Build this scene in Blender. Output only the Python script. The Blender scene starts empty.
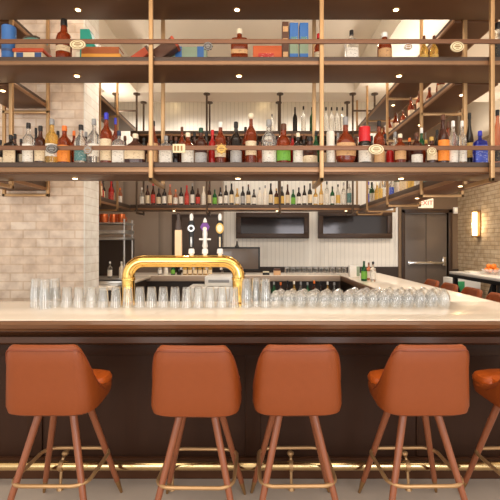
import bpy, bmesh, math, random
from mathutils import Vector, Matrix
random.seed(7)
S = bpy.context.scene
COL = S.collection
PI = math.pi

# ---------------------------------------------------------------- camera
H = 1.535; F = 414.0; VX = 256.0; VY = 243.0
cd = bpy.data.cameras.new('camera'); cam = bpy.data.objects.new('camera', cd); COL.objects.link(cam)
cam.location = (0, 0, H); cam.rotation_euler = (PI/2, 0, 0)
cd.sensor_width = 36; cd.lens = 36*F/500; cd.shift_x = -(VX-250)/500; cd.shift_y = (VY-250)/500
cd.clip_start = 0.05
S.camera = cam
# ---------------------------------------------------------------- world, lights, exposure
S.view_settings.view_transform = 'Standard'; S.view_settings.look = 'None'
S.view_settings.gamma = 1; S.view_settings.use_curve_mapping = False
S.view_settings.exposure = 0.26
w = bpy.data.worlds.new('world'); S.world = w; w.use_nodes = True
bg = w.node_tree.nodes['Background']; bg.inputs[0].default_value = (1.0, 0.945, 0.88, 1); bg.inputs[1].default_value = 0.95

def area(name, loc, rot, sx, sy, power, col):
    l = bpy.data.lights.new(name, 'AREA'); l.shape = 'RECTANGLE'; l.size = sx; l.size_y = sy; l.energy = power; l.color = col
    o = bpy.data.objects.new(name, l); COL.objects.link(o); o.location = loc; o.rotation_euler = rot
    return o
def spot(name, loc, power, col, angle=110, r=.06, blend=.8, rot=(0, 0, 0)):
    l = bpy.data.lights.new(name, 'SPOT'); l.energy = power; l.color = col; l.spot_size = math.radians(angle); l.spot_blend = blend; l.shadow_soft_size = r
    o = bpy.data.objects.new(name, l); COL.objects.link(o); o.location = loc; o.rotation_euler = rot
    return o
WARM = (1.0, .90, .79); DAY = (1.0, .96, .92)
area('street_window_light', (-2.2, -2.6, 2.0), (math.radians(86), 0, 0), 2.6, 2.2, 62, DAY)
area('street_window_light', (2.2, -2.6, 2.0), (math.radians(86), 0, 0), 2.6, 2.2, 78, (.93, .95, 1.0))
area('front_room_ceiling_light', (0, .6, 4.0), (0, 0, 0), 5.0, 1.6, 60, WARM)
spot('overhead_spot', (-1.0, 4.7, 4.12), 95, WARM, 130)
spot('overhead_spot', (.75, 4.7, 4.12), 140, WARM, 130)
spot('overhead_spot', (2.9, 5.4, 4.12), 170, WARM, 130)
spot('overhead_spot', (2.9, 3.9, 4.12), 150, WARM, 140)  # added to brighten the right side, no fitting there
area('right_fill_light', (3.6, 5.2, 3.35), (PI, 0, 0), .12, 4.0, 7, WARM)  # added upward fill for the ceiling on the right, no real cove
for sx in (-2.2, -1.2, -.2, .8, 1.8): spot('back_wall_spot', (sx, 7.0, 4.1), 48, WARM, 140)
# added uplights above the topmost boards, there only to brighten the ceiling
area('ceiling_fill_strip', (-.1, 3.2, 3.42), (PI, 0, 0), 3.6, .12, 30, WARM)
area('ceiling_fill_strip', (1.79, 4.8, 3.42), (PI, 0, 0), .12, 2.4, 9, WARM)
area('ceiling_fill_strip', (-2.1, 5.5, 3.42), (PI, 0, 0), .12, 1.8, 10, WARM)

# ---------------------------------------------------------------- helpers
def lin(c):
    return tuple((v/255/12.92 if v/255 <= .04045 else ((v/255+.055)/1.055)**2.4) for v in c)
MATS = {}
def mat(name, rgb, rough=.5, metal=0., trans=0., var=.06, scale=14., bump=0., emit=0., ior=1.45, coat=0., stretch=None, alpha=1.):
    m = bpy.data.materials.new(name); m.use_nodes = True
    nt = m.node_tree; b = nt.nodes['Principled BSDF']
    c = lin(rgb)
    tc = nt.nodes.new('ShaderNodeTexCoord'); mp = nt.nodes.new('ShaderNodeMapping'); no = nt.nodes.new('ShaderNodeTexNoise')
    no.inputs['Scale'].default_value = scale; no.inputs['Detail'].default_value = 4
    if stretch: mp.inputs['Scale'].default_value = stretch
    nt.links.new(tc.outputs['Object'], mp.inputs[0]); nt.links.new(mp.outputs[0], no.inputs['Vector'])
    mx = nt.nodes.new('ShaderNodeMix'); mx.data_type = 'RGBA'
    mx.inputs[6].default_value = (*[max(0, v*(1-var)) for v in c], 1); mx.inputs[7].default_value = (*[min(1, v*(1+var)) for v in c], 1)
    nt.links.new(no.outputs['Fac'], mx.inputs[0]); nt.links.new(mx.outputs[2], b.inputs['Base Color'])
    b.inputs['Roughness'].default_value = rough; b.inputs['Metallic'].default_value = metal
    b.inputs['Transmission Weight'].default_value = trans; b.inputs['IOR'].default_value = ior
    b.inputs['Coat Weight'].default_value = coat
    if bump:
        bp = nt.nodes.new('ShaderNodeBump'); bp.inputs['Strength'].default_value = bump; bp.inputs['Distance'].default_value = .01
        nt.links.new(no.outputs['Fac'], bp.inputs['Height']); nt.links.new(bp.outputs[0], b.inputs['Normal'])
    if emit:
        b.inputs['Emission Color'].default_value = (*c, 1); b.inputs['Emission Strength'].default_value = emit
    MATS[name] = m
    return m

def uz(nt):
    """(x+y, z) of the object as a flat vector for wall patterns"""
    tc = nt.nodes.new('ShaderNodeTexCoord'); sp = nt.nodes.new('ShaderNodeSeparateXYZ'); ad = nt.nodes.new('ShaderNodeMath'); cb = nt.nodes.new('ShaderNodeCombineXYZ')
    nt.links.new(tc.outputs['Object'], sp.inputs[0]); nt.links.new(sp.outputs[0], ad.inputs[0]); nt.links.new(sp.outputs[1], ad.inputs[1])
    nt.links.new(ad.outputs[0], cb.inputs[0]); nt.links.new(sp.outputs[2], cb.inputs[1])
    return cb.outputs[0]
def brick(name, c1, c2, cm, bw=.24, bh=.083, mortar=.006, rough=.8, bump=.5, patch=None):
    m = bpy.data.materials.new(name); m.use_nodes = True; nt = m.node_tree; b = nt.nodes['Principled BSDF']
    v = uz(nt)
    br = nt.nodes.new('ShaderNodeTexBrick'); br.inputs['Scale'].default_value = 1
    br.inputs['Brick Width'].default_value = bw; br.inputs['Row Height'].default_value = bh; br.inputs['Mortar Size'].default_value = mortar
    br.inputs['Color1'].default_value = (*lin(c1), 1); br.inputs['Color2'].default_value = (*lin(c2), 1); br.inputs['Mortar'].default_value = (*lin(cm), 1)
    nt.links.new(v, br.inputs['Vector'])
    no = nt.nodes.new('ShaderNodeTexNoise'); no.inputs['Scale'].default_value = 9; no.inputs['Detail'].default_value = 6; nt.links.new(v, no.inputs['Vector'])
    rp = nt.nodes.new('ShaderNodeValToRGB'); rp.color_ramp.elements[0].position = .35; rp.color_ramp.elements[1].position = .62
    rp.color_ramp.elements[0].color = (*lin(patch or c1), 1); rp.color_ramp.elements[1].color = (1, 1, 1, 1)
    nt.links.new(no.outputs['Fac'], rp.inputs[0])
    mx = nt.nodes.new('ShaderNodeMix'); mx.data_type = 'RGBA'; mx.blend_type = 'MULTIPLY'; mx.inputs[0].default_value = .55
    nt.links.new(br.outputs['Color'], mx.inputs[6]); nt.links.new(rp.outputs[0], mx.inputs[7]); nt.links.new(mx.outputs[2], b.inputs['Base Color'])
    b.inputs['Roughness'].default_value = rough
    bp = nt.nodes.new('ShaderNodeBump'); bp.inputs['Strength'].default_value = bump; bp.inputs['Distance'].default_value = .01; bp.invert = True
    nt.links.new(br.outputs['Fac'], bp.inputs['Height']); nt.links.new(bp.outputs[0], b.inputs['Normal'])
    MATS[name] = m; return m
def boards(name, rgb, width, dark=.55, rough=.55, vertical=True):
    m = bpy.data.materials.new(name); m.use_nodes = True; nt = m.node_tree; b = nt.nodes['Principled BSDF']
    v = uz(nt); sp = nt.nodes.new('ShaderNodeSeparateXYZ'); nt.links.new(v, sp.inputs[0])
    mu = nt.nodes.new('ShaderNodeMath'); mu.operation = 'DIVIDE'; mu.inputs[1].default_value = width; nt.links.new(sp.outputs[0 if vertical else 1], mu.inputs[0])
    fr = nt.nodes.new('ShaderNodeMath'); fr.operation = 'FRACT'; nt.links.new(mu.outputs[0], fr.inputs[0])
    rp = nt.nodes.new('ShaderNodeValToRGB'); e = rp.color_ramp.elements; c = lin(rgb)
    e[0].position = 0; e[0].color = (*[q*dark for q in c], 1); e[1].position = .16; e[1].color = (*c, 1)
    nt.links.new(fr.outputs[0], rp.inputs[0]); nt.links.new(rp.outputs[0], b.inputs['Base Color'])
    bp = nt.nodes.new('ShaderNodeBump'); bp.inputs['Distance'].default_value = .006; bp.inputs['Strength'].default_value = .8
    nt.links.new(rp.outputs[0], bp.inputs['Height']); nt.links.new(bp.outputs[0], b.inputs['Normal'])
    b.inputs['Roughness'].default_value = rough
    MATS[name] = m; return m
def printed(name, rgb, ink, rows=150., amount=.63):
    """paper label with irregular printed bands"""
    m = bpy.data.materials.new(name); m.use_nodes = True; nt = m.node_tree; b = nt.nodes['Principled BSDF']
    tc = nt.nodes.new('ShaderNodeTexCoord'); mp = nt.nodes.new('ShaderNodeMapping'); mp.inputs['Scale'].default_value = (.45, .45, 1)
    no = nt.nodes.new('ShaderNodeTexNoise'); no.inputs['Scale'].default_value = rows; no.inputs['Detail'].default_value = 1
    nt.links.new(tc.outputs['Object'], mp.inputs[0]); nt.links.new(mp.outputs[0], no.inputs['Vector'])
    rp = nt.nodes.new('ShaderNodeValToRGB'); rp.color_ramp.interpolation = 'CONSTANT'
    rp.color_ramp.elements[0].position = 0; rp.color_ramp.elements[0].color = (*lin(rgb), 1)
    rp.color_ramp.elements[1].position = amount; rp.color_ramp.elements[1].color = (*[(p+q)/2 for p, q in zip(lin(ink), lin(rgb))], 1)
    nt.links.new(no.outputs['Fac'], rp.inputs[0]); nt.links.new(rp.outputs[0], b.inputs['Base Color'])
    b.inputs['Roughness'].default_value = .55
    MATS[name] = m; return m

class MB:
    def __init__(s): s.bm = bmesh.new()
    def box(s, x0, x1, y0, y1, z0, z1, bev=0., seg=2):
        r = bmesh.ops.create_cube(s.bm, size=1.0)
        vs = r['verts']
        for v in vs:
            v.co = Vector(((x0+x1)/2+v.co.x*(x1-x0), (y0+y1)/2+v.co.y*(y1-y0), (z0+z1)/2+v.co.z*(z1-z0)))
        if bev:
            es = list({e for v in vs for e in v.link_edges})
            bmesh.ops.bevel(s.bm, geom=es, offset=bev, segments=seg, affect='EDGES', profile=.5)
        return s
    def rings(s, rs, cap0=True, cap1=True, closed=True):
        rv = [[s.bm.verts.new(p) for p in r] for r in rs]
        n = len(rv[0])
        for a, b in zip(rv[:-1], rv[1:]):
            for i in range(n if closed else n-1):
                j = (i+1) % n
                s.bm.faces.new((a[i], a[j], b[j], b[i]))
        if cap0: s.bm.faces.new(list(reversed(rv[0])))
        if cap1: s.bm.faces.new(rv[-1])
        return s
    def loft(s, levels, n=2., seg=24, cx=0., cy=0., cap0=True, cap1=True, rot=0.):
        rs = []
        for lv in levels:
            z, rx, ry = lv[0], lv[1], lv[2]
            e = lv[3] if len(lv) > 3 else n
            ring = []
            for i in range(seg):
                t = 2*PI*i/seg
                c, q = math.cos(t), math.sin(t)
                x = rx*math.copysign(abs(c)**(2/e), c); y = ry*math.copysign(abs(q)**(2/e), q)
                ring.append((cx+x*math.cos(rot)-y*math.sin(rot), cy+x*math.sin(rot)+y*math.cos(rot), z))
            rs.append(ring)
        return s.rings(rs, cap0, cap1)
    def lathe(s, prof, seg=20, cx=0., cy=0., cap0=True, cap1=True):
        return s.loft([(z, r, r) for z, r in prof], 2., seg, cx, cy, cap0, cap1)
    def tube(s, pts, r, seg=10, r2=None, cyc=False):
        pts = [Vector(p) for p in pts]; n = len(pts); rs = []
        up = None
        for i, p in enumerate(pts):
            if cyc: d = (pts[(i+1) % n]-pts[i-1]).normalized()
            else: d = (pts[min(i+1, n-1)]-pts[max(i-1, 0)]).normalized()
            if up is None:
                up = Vector((0, 0, 1)) if abs(d.z) < .9 else Vector((0, 1, 0))
            a = d.cross(up).normalized(); up = a.cross(d).normalized()
            rr = r if r2 is None else r+(r2-r)*i/(n-1)
            rs.append([p+a*rr*math.cos(2*PI*k/seg)+up*rr*math.sin(2*PI*k/seg) for k in range(seg)])
        if cyc: rs.append(rs[0]); return s.rings_c(rs)
        return s.rings(rs)
    def rings_c(s, rs):
        rs = rs[:-1]
        rv = [[s.bm.verts.new(p) for p in r] for r in rs]; n = len(rv[0]); m = len(rv)
        for q in range(m):
            a, b = rv[q], rv[(q+1) % m]
            for i in range(n):
                j = (i+1) % n; s.bm.faces.new((a[i], a[j], b[j], b[i]))
        return s
    def disc(s, c, r, th, axis='y', seg=20, ry=None):
        ry = ry or r; c = Vector(c); rs = []
        for t in (-.5, .5):
            ring = []
            for k in range(seg):
                a = 2*PI*k/seg
                if axis == 'y': ring.append(c+Vector((r*math.cos(a), t*th, ry*math.sin(a))))
                elif axis == 'x': ring.append(c+Vector((t*th, r*math.cos(a), ry*math.sin(a))))
                else: ring.append(c+Vector((r*math.cos(a), ry*math.sin(a), t*th)))
            rs.append(ring)
        return s.rings(rs)
    def ball(s, c, r, sz=1.):
        r_ = bmesh.ops.create_uvsphere(s.bm, u_segments=14, v_segments=9, radius=r)
        for v in r_['verts']: v.co = Vector((v.co.x, v.co.y, v.co.z*sz))+Vector(c)
        return s
    def build(s, name, m, parent=None, origin=None, smooth=True):
        bmesh.ops.recalc_face_normals(s.bm, faces=s.bm.faces[:])
        off = Vector((0, 0, 0))
        if parent is not None:
            p = parent
            while p is not None: off += p.location; p = p.parent
        elif origin is not None: off = Vector(origin)
        for v in s.bm.verts: v.co -= off
        me = bpy.data.meshes.new(name); s.bm.to_mesh(me); s.bm.free()
        me.materials.append(MATS[m] if isinstance(m, str) else m)
        o = bpy.data.objects.new(name, me); COL.objects.link(o)
        if smooth:
            for p in me.polygons: p.use_smooth = True
            try: me.set_sharp_from_angle(angle=math.radians(38))
            except Exception: pass
        if parent is not None: o.parent = parent
        elif origin is not None: o.location = origin
        return o
def tag(o, label, cat, group=None, kind=None):
    if label: o['label'] = label
    if cat: o['category'] = cat
    if group: o['group'] = group
    if kind: o['kind'] = kind
    return o
def thing(name, label, cat, loc, group=None):
    o = bpy.data.objects.new(name, None); o.empty_display_size = .05; COL.objects.link(o); o.location = loc
    return tag(o, label, cat, group)
def kids(o): return [c for c in ALLCH.get(o.name, [])]
def copy_tree(o, parent=None):
    c = o.copy(); COL.objects.link(c)
    c.parent = parent
    for ch in list(o.children): copy_tree(ch, c)
    return c
def struct(o): o['kind'] = 'structure'; return o
ORD = ['first', 'second', 'third', 'fourth', 'fifth', 'sixth', 'seventh', 'eighth', 'ninth', 'tenth', 'eleventh', 'twelfth', 'thirteenth', 'fourteenth', 'fifteenth', 'sixteenth', 'seventeenth', 'eighteenth', 'nineteenth']
def nth(i):
    if i <= 19: return ORD[i-1]
    t = {2: 'twent', 3: 'thirt', 4: 'fort', 5: 'fift'}[i//10]
    return t+'ieth' if i % 10 == 0 else t+'y-'+ORD[i % 10-1]
def X(px, D): return (px-VX)*D/F
def Z(py, D): return H+(VY-py)*D/F

# ---------------------------------------------------------------- materials
brick('whitewashed_brick', (244, 226, 206), (232, 208, 184), (226, 200, 172), patch=(200, 188, 180), bw=.25)
brick('sidelit_brick', (250, 246, 238), (240, 236, 226), (228, 220, 208), patch=(226, 220, 214), bw=.25, mortar=.004)  # whiter copy of the pillar brick, side light put into its colour
brick('cream_brick', (206, 186, 156), (190, 168, 138), (160, 138, 110), bw=.2, bh=.068)
boards('beadboard_white', (244, 240, 230), .075, .72)
boards('dark_panelling', (165, 146, 128), .62, .6)
mat('plaster_cream', (232, 219, 198), .8, var=.03, scale=3)
mat('ceiling_paint', (238, 226, 206), .85, var=.02, scale=3)
mat('taupe_paint', (124, 102, 80), .7, var=.04)
mat('edge_taupe', (172, 150, 130), .45)
mat('taupe_dark', (86, 70, 60), .5)
mat('wainscot_dark', (58, 46, 38), .45)
mat('door_grey', (106, 94, 84), .4, var=.05, scale=3)
mat('floor_concrete', (190, 177, 164), .55, var=.12, scale=5, stretch=(1, .35, 1))
mat('floor_dark', (60, 50, 44), .6)
mat('marble_top', (243, 230, 212), .22, var=.04, scale=4, coat=.2)
mat('walnut_edge', (112, 74, 46), .3, var=.25, scale=6, stretch=(1, 10, 10), coat=.4)
mat('espresso_panel', (54, 32, 20), .45, var=.2, scale=5, stretch=(6, 6, .6)); MATS['espresso_panel'].node_tree.nodes['Principled BSDF'].inputs['Specular IOR Level'].default_value = .25
mat('espresso_ledge', (78, 48, 30), .33, var=.2, scale=5, stretch=(.6, 6, 6)); MATS['espresso_ledge'].node_tree.nodes['Principled BSDF'].inputs['Specular IOR Level'].default_value = .35
mat('shelf_bronze', (100, 68, 44), .42, metal=.35, var=.12, scale=4)
mat('shelf_edge', (150, 114, 84), .36, metal=.55, var=.08)
mat('shelf_lip', (84, 68, 58), .45, metal=.3)
mat('brass_satin', (188, 150, 106), .36, metal=.6, var=.05)
mat('brass_old', (152, 116, 74), .4, metal=.6, var=.1)
mat('brass_polished', (252, 208, 120), .12, metal=1., var=.02)
mat('brass_rail', (232, 204, 150), .18, metal=1., var=.04)
mat('bronze_rail', (126, 88, 64), .4, metal=.4)
mat('pipe_dark', (92, 74, 58), .45, metal=.5)
mat('bronze_ring', (120, 98, 72), .28, metal=.9)
mat('lamp_glow', (255, 222, 165), .4, emit=9)
mat('sconce_glow', (255, 214, 150), .4, emit=4.5)
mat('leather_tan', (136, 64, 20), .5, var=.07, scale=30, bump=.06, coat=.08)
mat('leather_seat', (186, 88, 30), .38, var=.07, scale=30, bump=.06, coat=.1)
mat('leather_piping', (128, 58, 26), .45)
mat('leg_wood', (140, 80, 50), .4, var=.18, scale=10, stretch=(8, 8, 1), coat=.2)
mat('steel', (190, 188, 184), .3, metal=.85)
mat('steel_white', (226, 222, 214), .35, metal=.2)
mat('chrome', (230, 230, 228), .12, metal=1.)
mat('black_plastic', (22, 20, 20), .4)
mat('screen', (96, 84, 76), .15, coat=.5)
mat('mirror_glass', (70, 66, 66), .08, metal=.55)
mat('frame_wood', (66, 48, 36), .4, var=.15)
mat('iron_black', (26, 24, 24), .45, metal=.3)
def thin_glass(name, body=.11, edge=.7):
    m = bpy.data.materials.new(name); m.use_nodes = True; nt = m.node_tree; nt.nodes.clear()
    out = nt.nodes.new('ShaderNodeOutputMaterial'); tr = nt.nodes.new('ShaderNodeBsdfTransparent'); gl = nt.nodes.new('ShaderNodeBsdfGlossy'); df = nt.nodes.new('ShaderNodeBsdfTranslucent'); d2 = nt.nodes.new('ShaderNodeBsdfDiffuse')
    tr.inputs[0].default_value = (.97, .975, .97, 1); gl.inputs['Roughness'].default_value = .08; gl.inputs[0].default_value = (1, 1, 1, 1)
    df.inputs[0].default_value = (.95, .95, .94, 1); d2.inputs[0].default_value = (.95, .95, .94, 1)
    lw = nt.nodes.new('ShaderNodeLayerWeight'); lw.inputs[0].default_value = .45
    mr = nt.nodes.new('ShaderNodeMapRange'); mr.inputs[1].default_value = .1; mr.inputs[2].default_value = 1; mr.inputs[3].default_value = .05; mr.inputs[4].default_value = edge
    nt.links.new(lw.outputs['Facing'], mr.inputs[0])
    white_fill = nt.nodes.new('ShaderNodeMixShader'); white_fill.inputs[0].default_value = .5; nt.links.new(df.outputs[0], white_fill.inputs[1]); nt.links.new(d2.outputs[0], white_fill.inputs[2])  # white share mixed in as painted brightness, in place of reflected light
    m1 = nt.nodes.new('ShaderNodeMixShader'); m1.inputs[0].default_value = body; nt.links.new(tr.outputs[0], m1.inputs[1]); nt.links.new(white_fill.outputs[0], m1.inputs[2])
    m2 = nt.nodes.new('ShaderNodeMixShader'); nt.links.new(mr.outputs[0], m2.inputs[0]); nt.links.new(m1.outputs[0], m2.inputs[1]); nt.links.new(gl.outputs[0], m2.inputs[2])
    nt.links.new(m2.outputs[0], out.inputs[0]); MATS[name] = m
thin_glass('clear_glass')
mat('g_clear', (244, 242, 236), .06, trans=.9, ior=1.38, var=.01)
mat('g_gold', (236, 190, 96), .06, trans=.7, ior=1.38)
mat('g_amber', (160, 64, 20), .08, trans=.6, ior=1.38, var=.1)
mat('g_rose', (232, 150, 112), .08, trans=.65, ior=1.38)
mat('g_brown', (78, 32, 15), .1, trans=.35, var=.15)
mat('g_dark', (30, 20, 16), .12, trans=.1)
mat('g_green', (26, 96, 52), .08, trans=.35)
mat('g_blue', (34, 44, 150), .1, trans=.35)
mat('g_white', (236, 226, 208), .35)
mat('g_red', (190, 32, 28), .2, trans=.15)
printed('l_cream', (226, 204, 168), (150, 110, 70))
printed('l_white', (232, 224, 210), (120, 104, 90))
printed('l_black', (40, 34, 30), (170, 150, 110))
printed('l_orange', (240, 140, 44), (200, 90, 30))
printed('l_green', (112, 172, 58), (70, 130, 50))
printed('l_red', (196, 52, 40), (240, 210, 180))
printed('l_grey', (176, 172, 168), (90, 84, 84))
printed('l_teal', (86, 130, 128), (220, 220, 210))
printed('l_blue', (70, 90, 190), (210, 216, 240))
printed('l_gold', (220, 178, 90), (130, 90, 40))
printed('l_tan', (206, 160, 110), (130, 84, 50))
for n_, c_ in dict(black=(26, 22, 22), cream=(236, 220, 190), blue=(58, 62, 190), red=(206, 26, 32), gold=(206, 164, 84), brown=(96, 56, 34), orange=(236, 120, 44), green=(24, 70, 50), navy=(48, 56, 84), grey=(150, 148, 146), white=(240, 236, 228), pink=(226, 130, 110)).items():
    mat('c_'+n_, c_, .35, var=.04)
mat('box_blue', (62, 112, 176), .5); mat('box_navy', (60, 84, 130), .5); mat('box_sage', (146, 164, 138), .55, var=.1); mat('box_green', (20, 142, 120), .45)
mat('box_brown', (96, 62, 44), .5); mat('box_orange', (206, 96, 48), .5); mat('box_red', (190, 76, 40), .5); mat('box_cream', (232, 210, 172), .55)
mat('book_orange', (214, 146, 56), .55, var=.12); mat('book_rust', (170, 92, 46), .55, var=.12); mat('paper', (236, 224, 200), .7)
mat('straw', (176, 138, 104), .75, var=.25, scale=60, bump=.4); mat('teal_patina', (96, 150, 140), .45, var=.25)
mat('purple', (112, 60, 140), .4); mat('copper', (226, 122, 70), .25, metal=.7, var=.08)
mat('fruit_orange', (240, 130, 40), .5); mat('sign_red', (206, 60, 44), .5, emit=.3); mat('sign_white', (250, 236, 210), .5, emit=.35)
mat('leaf_green', (70, 168, 108), .5); mat('pale_wood', (232, 196, 156), .5, var=.1); mat('cutting', (206, 164, 122), .5, var=.1)
mat('plaque_cream', (226, 212, 172), .45, metal=.15, var=.12, scale=60); mat('plaque_dark', (92, 84, 76), .5, metal=.3)

# ---------------------------------------------------------------- room
struct(MB().box(-6, 6, -4, 9, -.1, 0).build('floor', 'floor_concrete'))
struct(MB().box(-6, 6, -4, 9, 4.15, 4.3).build('ceiling', 'ceiling_paint'))
b = MB(); b.box(-4.2, 4.2, 6.2, 6.62, 3.79, 4.149); b.box(1.47, 1.95, 3.4, 6.2, 3.79, 4.149); b.box(-2.25, -1.78, 3.4, 6.2, 3.79, 4.149)
struct(b.build('trim_1', 'ceiling_paint', smooth=False)); 
struct(MB().box(-6, 2.64, 7.6, 7.75, 1.1, 4.15).build('wall_back', 'beadboard_white', smooth=False))
struct(MB().box(-6, 2.64, 7.57, 7.75, 0, 1.1, .004).build('trim_2', 'wainscot_dark', smooth=False))
struct(MB().box(-6, X(222.5, 7.3), 7.3, 7.57, 0, 2.95).build('wall_back_left', 'dark_panelling', smooth=False))
struct(MB().box(X(172, 7.28), X(221, 7.28), 7.27, 7.299, .9, 2.04, .004).build('trim_4', 'frame_wood', smooth=False))
struct(MB().box(X(182, 7.25), X(219, 7.25), 7.255, 7.269, 1.1, 1.98, .003).build('trim_5', 'taupe_dark', smooth=False))
b = MB(); b.box(2.64, 2.80, 7.8, 7.95, 0, 4.15); b.box(3.62, 4.0, 7.8, 7.95, 0, 4.15); b.box(2.80, 3.62, 7.8, 7.95, 2.16, 4.15); b.box(2.60, 2.645, 7.55, 7.8, 0, 4.15)
struct(b.build('wall_back_right', 'taupe_paint', smooth=False))
struct(MB().box(2.55, 2.60, 7.58, 7.6, 1.1, 4.15, .003).build('trim_3', 'c_white', smooth=False))
struct(MB().box(3.8, 3.95, 2.5, 7.8, 0, 3.3).build('wall_right', 'cream_brick', smooth=False))
struct(MB().box(3.8, 3.95, 2.5, 7.8, 3.3, 4.15).build('wall_right_upper', 'plaster_cream', smooth=False))
struct(MB().box(3.66, 3.799, 7.76, 7.8, 0, 1.05, .003).build('baseboard_back', 'wainscot_dark', smooth=False))
struct(MB().box(-3.75, -3.6, 3.6, 7.3, 0, 4.15).build('wall_left', 'dark_panelling', smooth=False))
# brick pillar
struct(MB().box(-4.2, -1.665, 4.0, 4.36, 0, 4.15).build('wall_pillar', 'whitewashed_brick', smooth=False))
struct(MB().box(-1.6649, -1.655, 3.998, 4.362, 0, 4.15, .002).build('wall_pillar_side', 'sidelit_brick', smooth=False))  # side face whitened to look lit from the right
# door with push bar
d = thing('door_1', None, None, (3.27, 7.82, 0)); struct(d)
b = MB(); b.box(2.745, 2.80, 7.77, 7.95, 0, 2.16, .004); b.box(3.62, 3.69, 7.77, 7.95, 0, 2.16, .004); b.box(2.745, 3.69, 7.77, 7.95, 2.10, 2.17, .004)
b.build('door_frame', 'frame_wood', d)
b = MB(); b.box(2.805, 3.61, 7.83, 7.88, .01, 2.095, .004); b.build('door_leaf', 'door_grey', d)
b = MB(); b.box(3.21, 3.22, 7.822, 7.831, .05, 2.08); b.build('door_seam', 'wainscot_dark', d)
b = MB(); b.box(2.87, 3.52, 7.76, 7.79, 1.135, 1.185, .008); b.box(3.50, 3.57, 7.76, 7.83, 1.10, 1.27, .008); b.box(2.86, 2.9, 7.78, 7.83, 1.12, 1.2, .005)
b.build('push_bar', 'chrome', d)
# framed dark glass windows in the back wall
for i, (a0, a1, t0, t1) in enumerate(((236, 309, 212.5, 238.5), (318, 392, 211, 238.5))):
    D = 7.55; x0, x1, z0, z1 = X(a0, D), X(a1, D), Z(t1, D), Z(t0, D)
    wn = thing('window_%d' % (i+1), None, None, ((x0+x1)/2, 7.58, z0)); struct(wn)
    f = .09; b = MB()
    b.box(x0, x1, 7.52, 7.6, z0, z0+f, .006); b.box(x0, x1, 7.52, 7.6, z1-f, z1, .006); b.box(x0, x0+f, 7.52, 7.6, z0+f, z1-f, .006); b.box(x1-f, x1, 7.52, 7.6, z0+f, z1-f, .006)
    b.build('window_frame', 'frame_wood', wn)
    MB().box(x0+f, x1-f, 7.56, 7.585, z0+f, z1-f).build('window_glass', 'mirror_glass', wn)

# ceiling downlights
for k, (px, py, lab) in enumerate(((177, 104.5, 'small recessed ceiling downlight left of the far hanging pipe, beyond the beam'), (263, 104, 'small recessed ceiling downlight near the middle hanging pipe, beyond the beam'))):
    D = (4.15-H)*F/(VY-py); x = X(px, D); D = min(D, 7.45)
    t = thing('ceiling_downlight', lab, 'ceiling light', (x, D, 4.13), 'recessed ceiling lights')
    MB().lathe([(4.128, .05), (4.128, .075), (4.15, .075)], 24, x, D).build('trim_ring', 'c_white', t)
    MB().disc((x, D, 4.126), .05, .004, 'z').build('lens', 'lamp_glow', t)

# ---------------------------------------------------------------- bar counter
bar = thing('bar_counter', 'long U-shaped bar with cream stone top and dark wood front', 'bar counter', (0, 2.9, 0))
b = MB(); b.box(-3.4, 1.9, 2.505, 3.3, 1.035, 1.07, .006); b.box(1.22, 1.9, 3.3, 6.45, 1.035, 1.07, .006); b.box(-3.4, -1.5, 4.37, 5.9, 1.035, 1.07, .004)
b.build('countertop', 'marble_top', bar)
b = MB()
prof = [(2.52, 1.069), (2.492, 1.062), (2.482, 1.045), (2.49, 1.02), (2.515, 1.005), (2.52, .998), (2.75, .998), (2.75, 1.069)]
def run_x(b, prof, x0, x1): b.rings([[(x, p[0], p[1]) for p in prof] for x in (x0, x1)])
run_x(b, prof, -3.4, 1.9)
b.box(1.895, 1.925, 2.5, 6.45, .998, 1.069, .008)
b.build('edge_molding', 'walnut_edge', bar)
b = MB(); prof = [(2.56, .998), (2.56, .985), (2.58, .97), (2.60, .955), (2.575, .95), (2.57, .915), (2.585, .9), (2.62, .895), (2.7, .89), (2.75, .89), (2.75, .998)]
run_x(b, prof, -3.4, 1.8); b.build('ledge_molding', 'espresso_ledge', bar)
b = MB(); b.box(-3.4, 1.75, 2.72, 2.78, .0, .9)
for x in (-2.5, -1.45, -.02, 1.1, 1.7): b.box(x-.05, x+.05, 2.705, 2.73, .14, .89, .004)
b.box(-3.4, 1.75, 2.702, 2.73, .80, .889, .004); b.box(1.7, 1.75, 2.75, 6.4, 0, 1.03)
b.build('front_panel', 'espresso_panel', bar)
b = MB(); b.box(-3.4, 1.76, 2.69, 2.73, .0, .135, .006); b.build('base_board', 'espresso_ledge', bar)
b = MB(); b.box(1.205, 1.222, 3.33, 5.86, 1.0, 1.072, .004); b.box(-3.4, 1.2, 3.3, 3.315, 1.0, 1.068, .004); b.build('inner_edge', 'walnut_edge', bar)
b = MB(); b.box(-3.4, 1.2, 2.8, 3.25, 0, 1.034); b.box(1.3, 1.69, 3.3, 6.4, 0, 1.034); b.box(-3.4, -1.55, 4.4, 5.85, 0, 1.034); b.build('carcass', 'wainscot_dark', bar)

bb = thing('back_counter', 'far service counter with pale top across the back of the bar', 'counter', (0, 6.2, 0))
MB().box(-1.9, 1.2, 5.9, 6.5, 1.035, 1.07, .005).build('countertop', 'marble_top', bb)
MB().box(-1.9, 1.2, 5.885, 5.902, .99, 1.068, .004).build('front_edge', 'edge_taupe', bb)
MB().box(-1.85, 1.19, 5.95, 6.45, 0, 1.034).build('carcass', 'wainscot_dark', bb)

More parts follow.
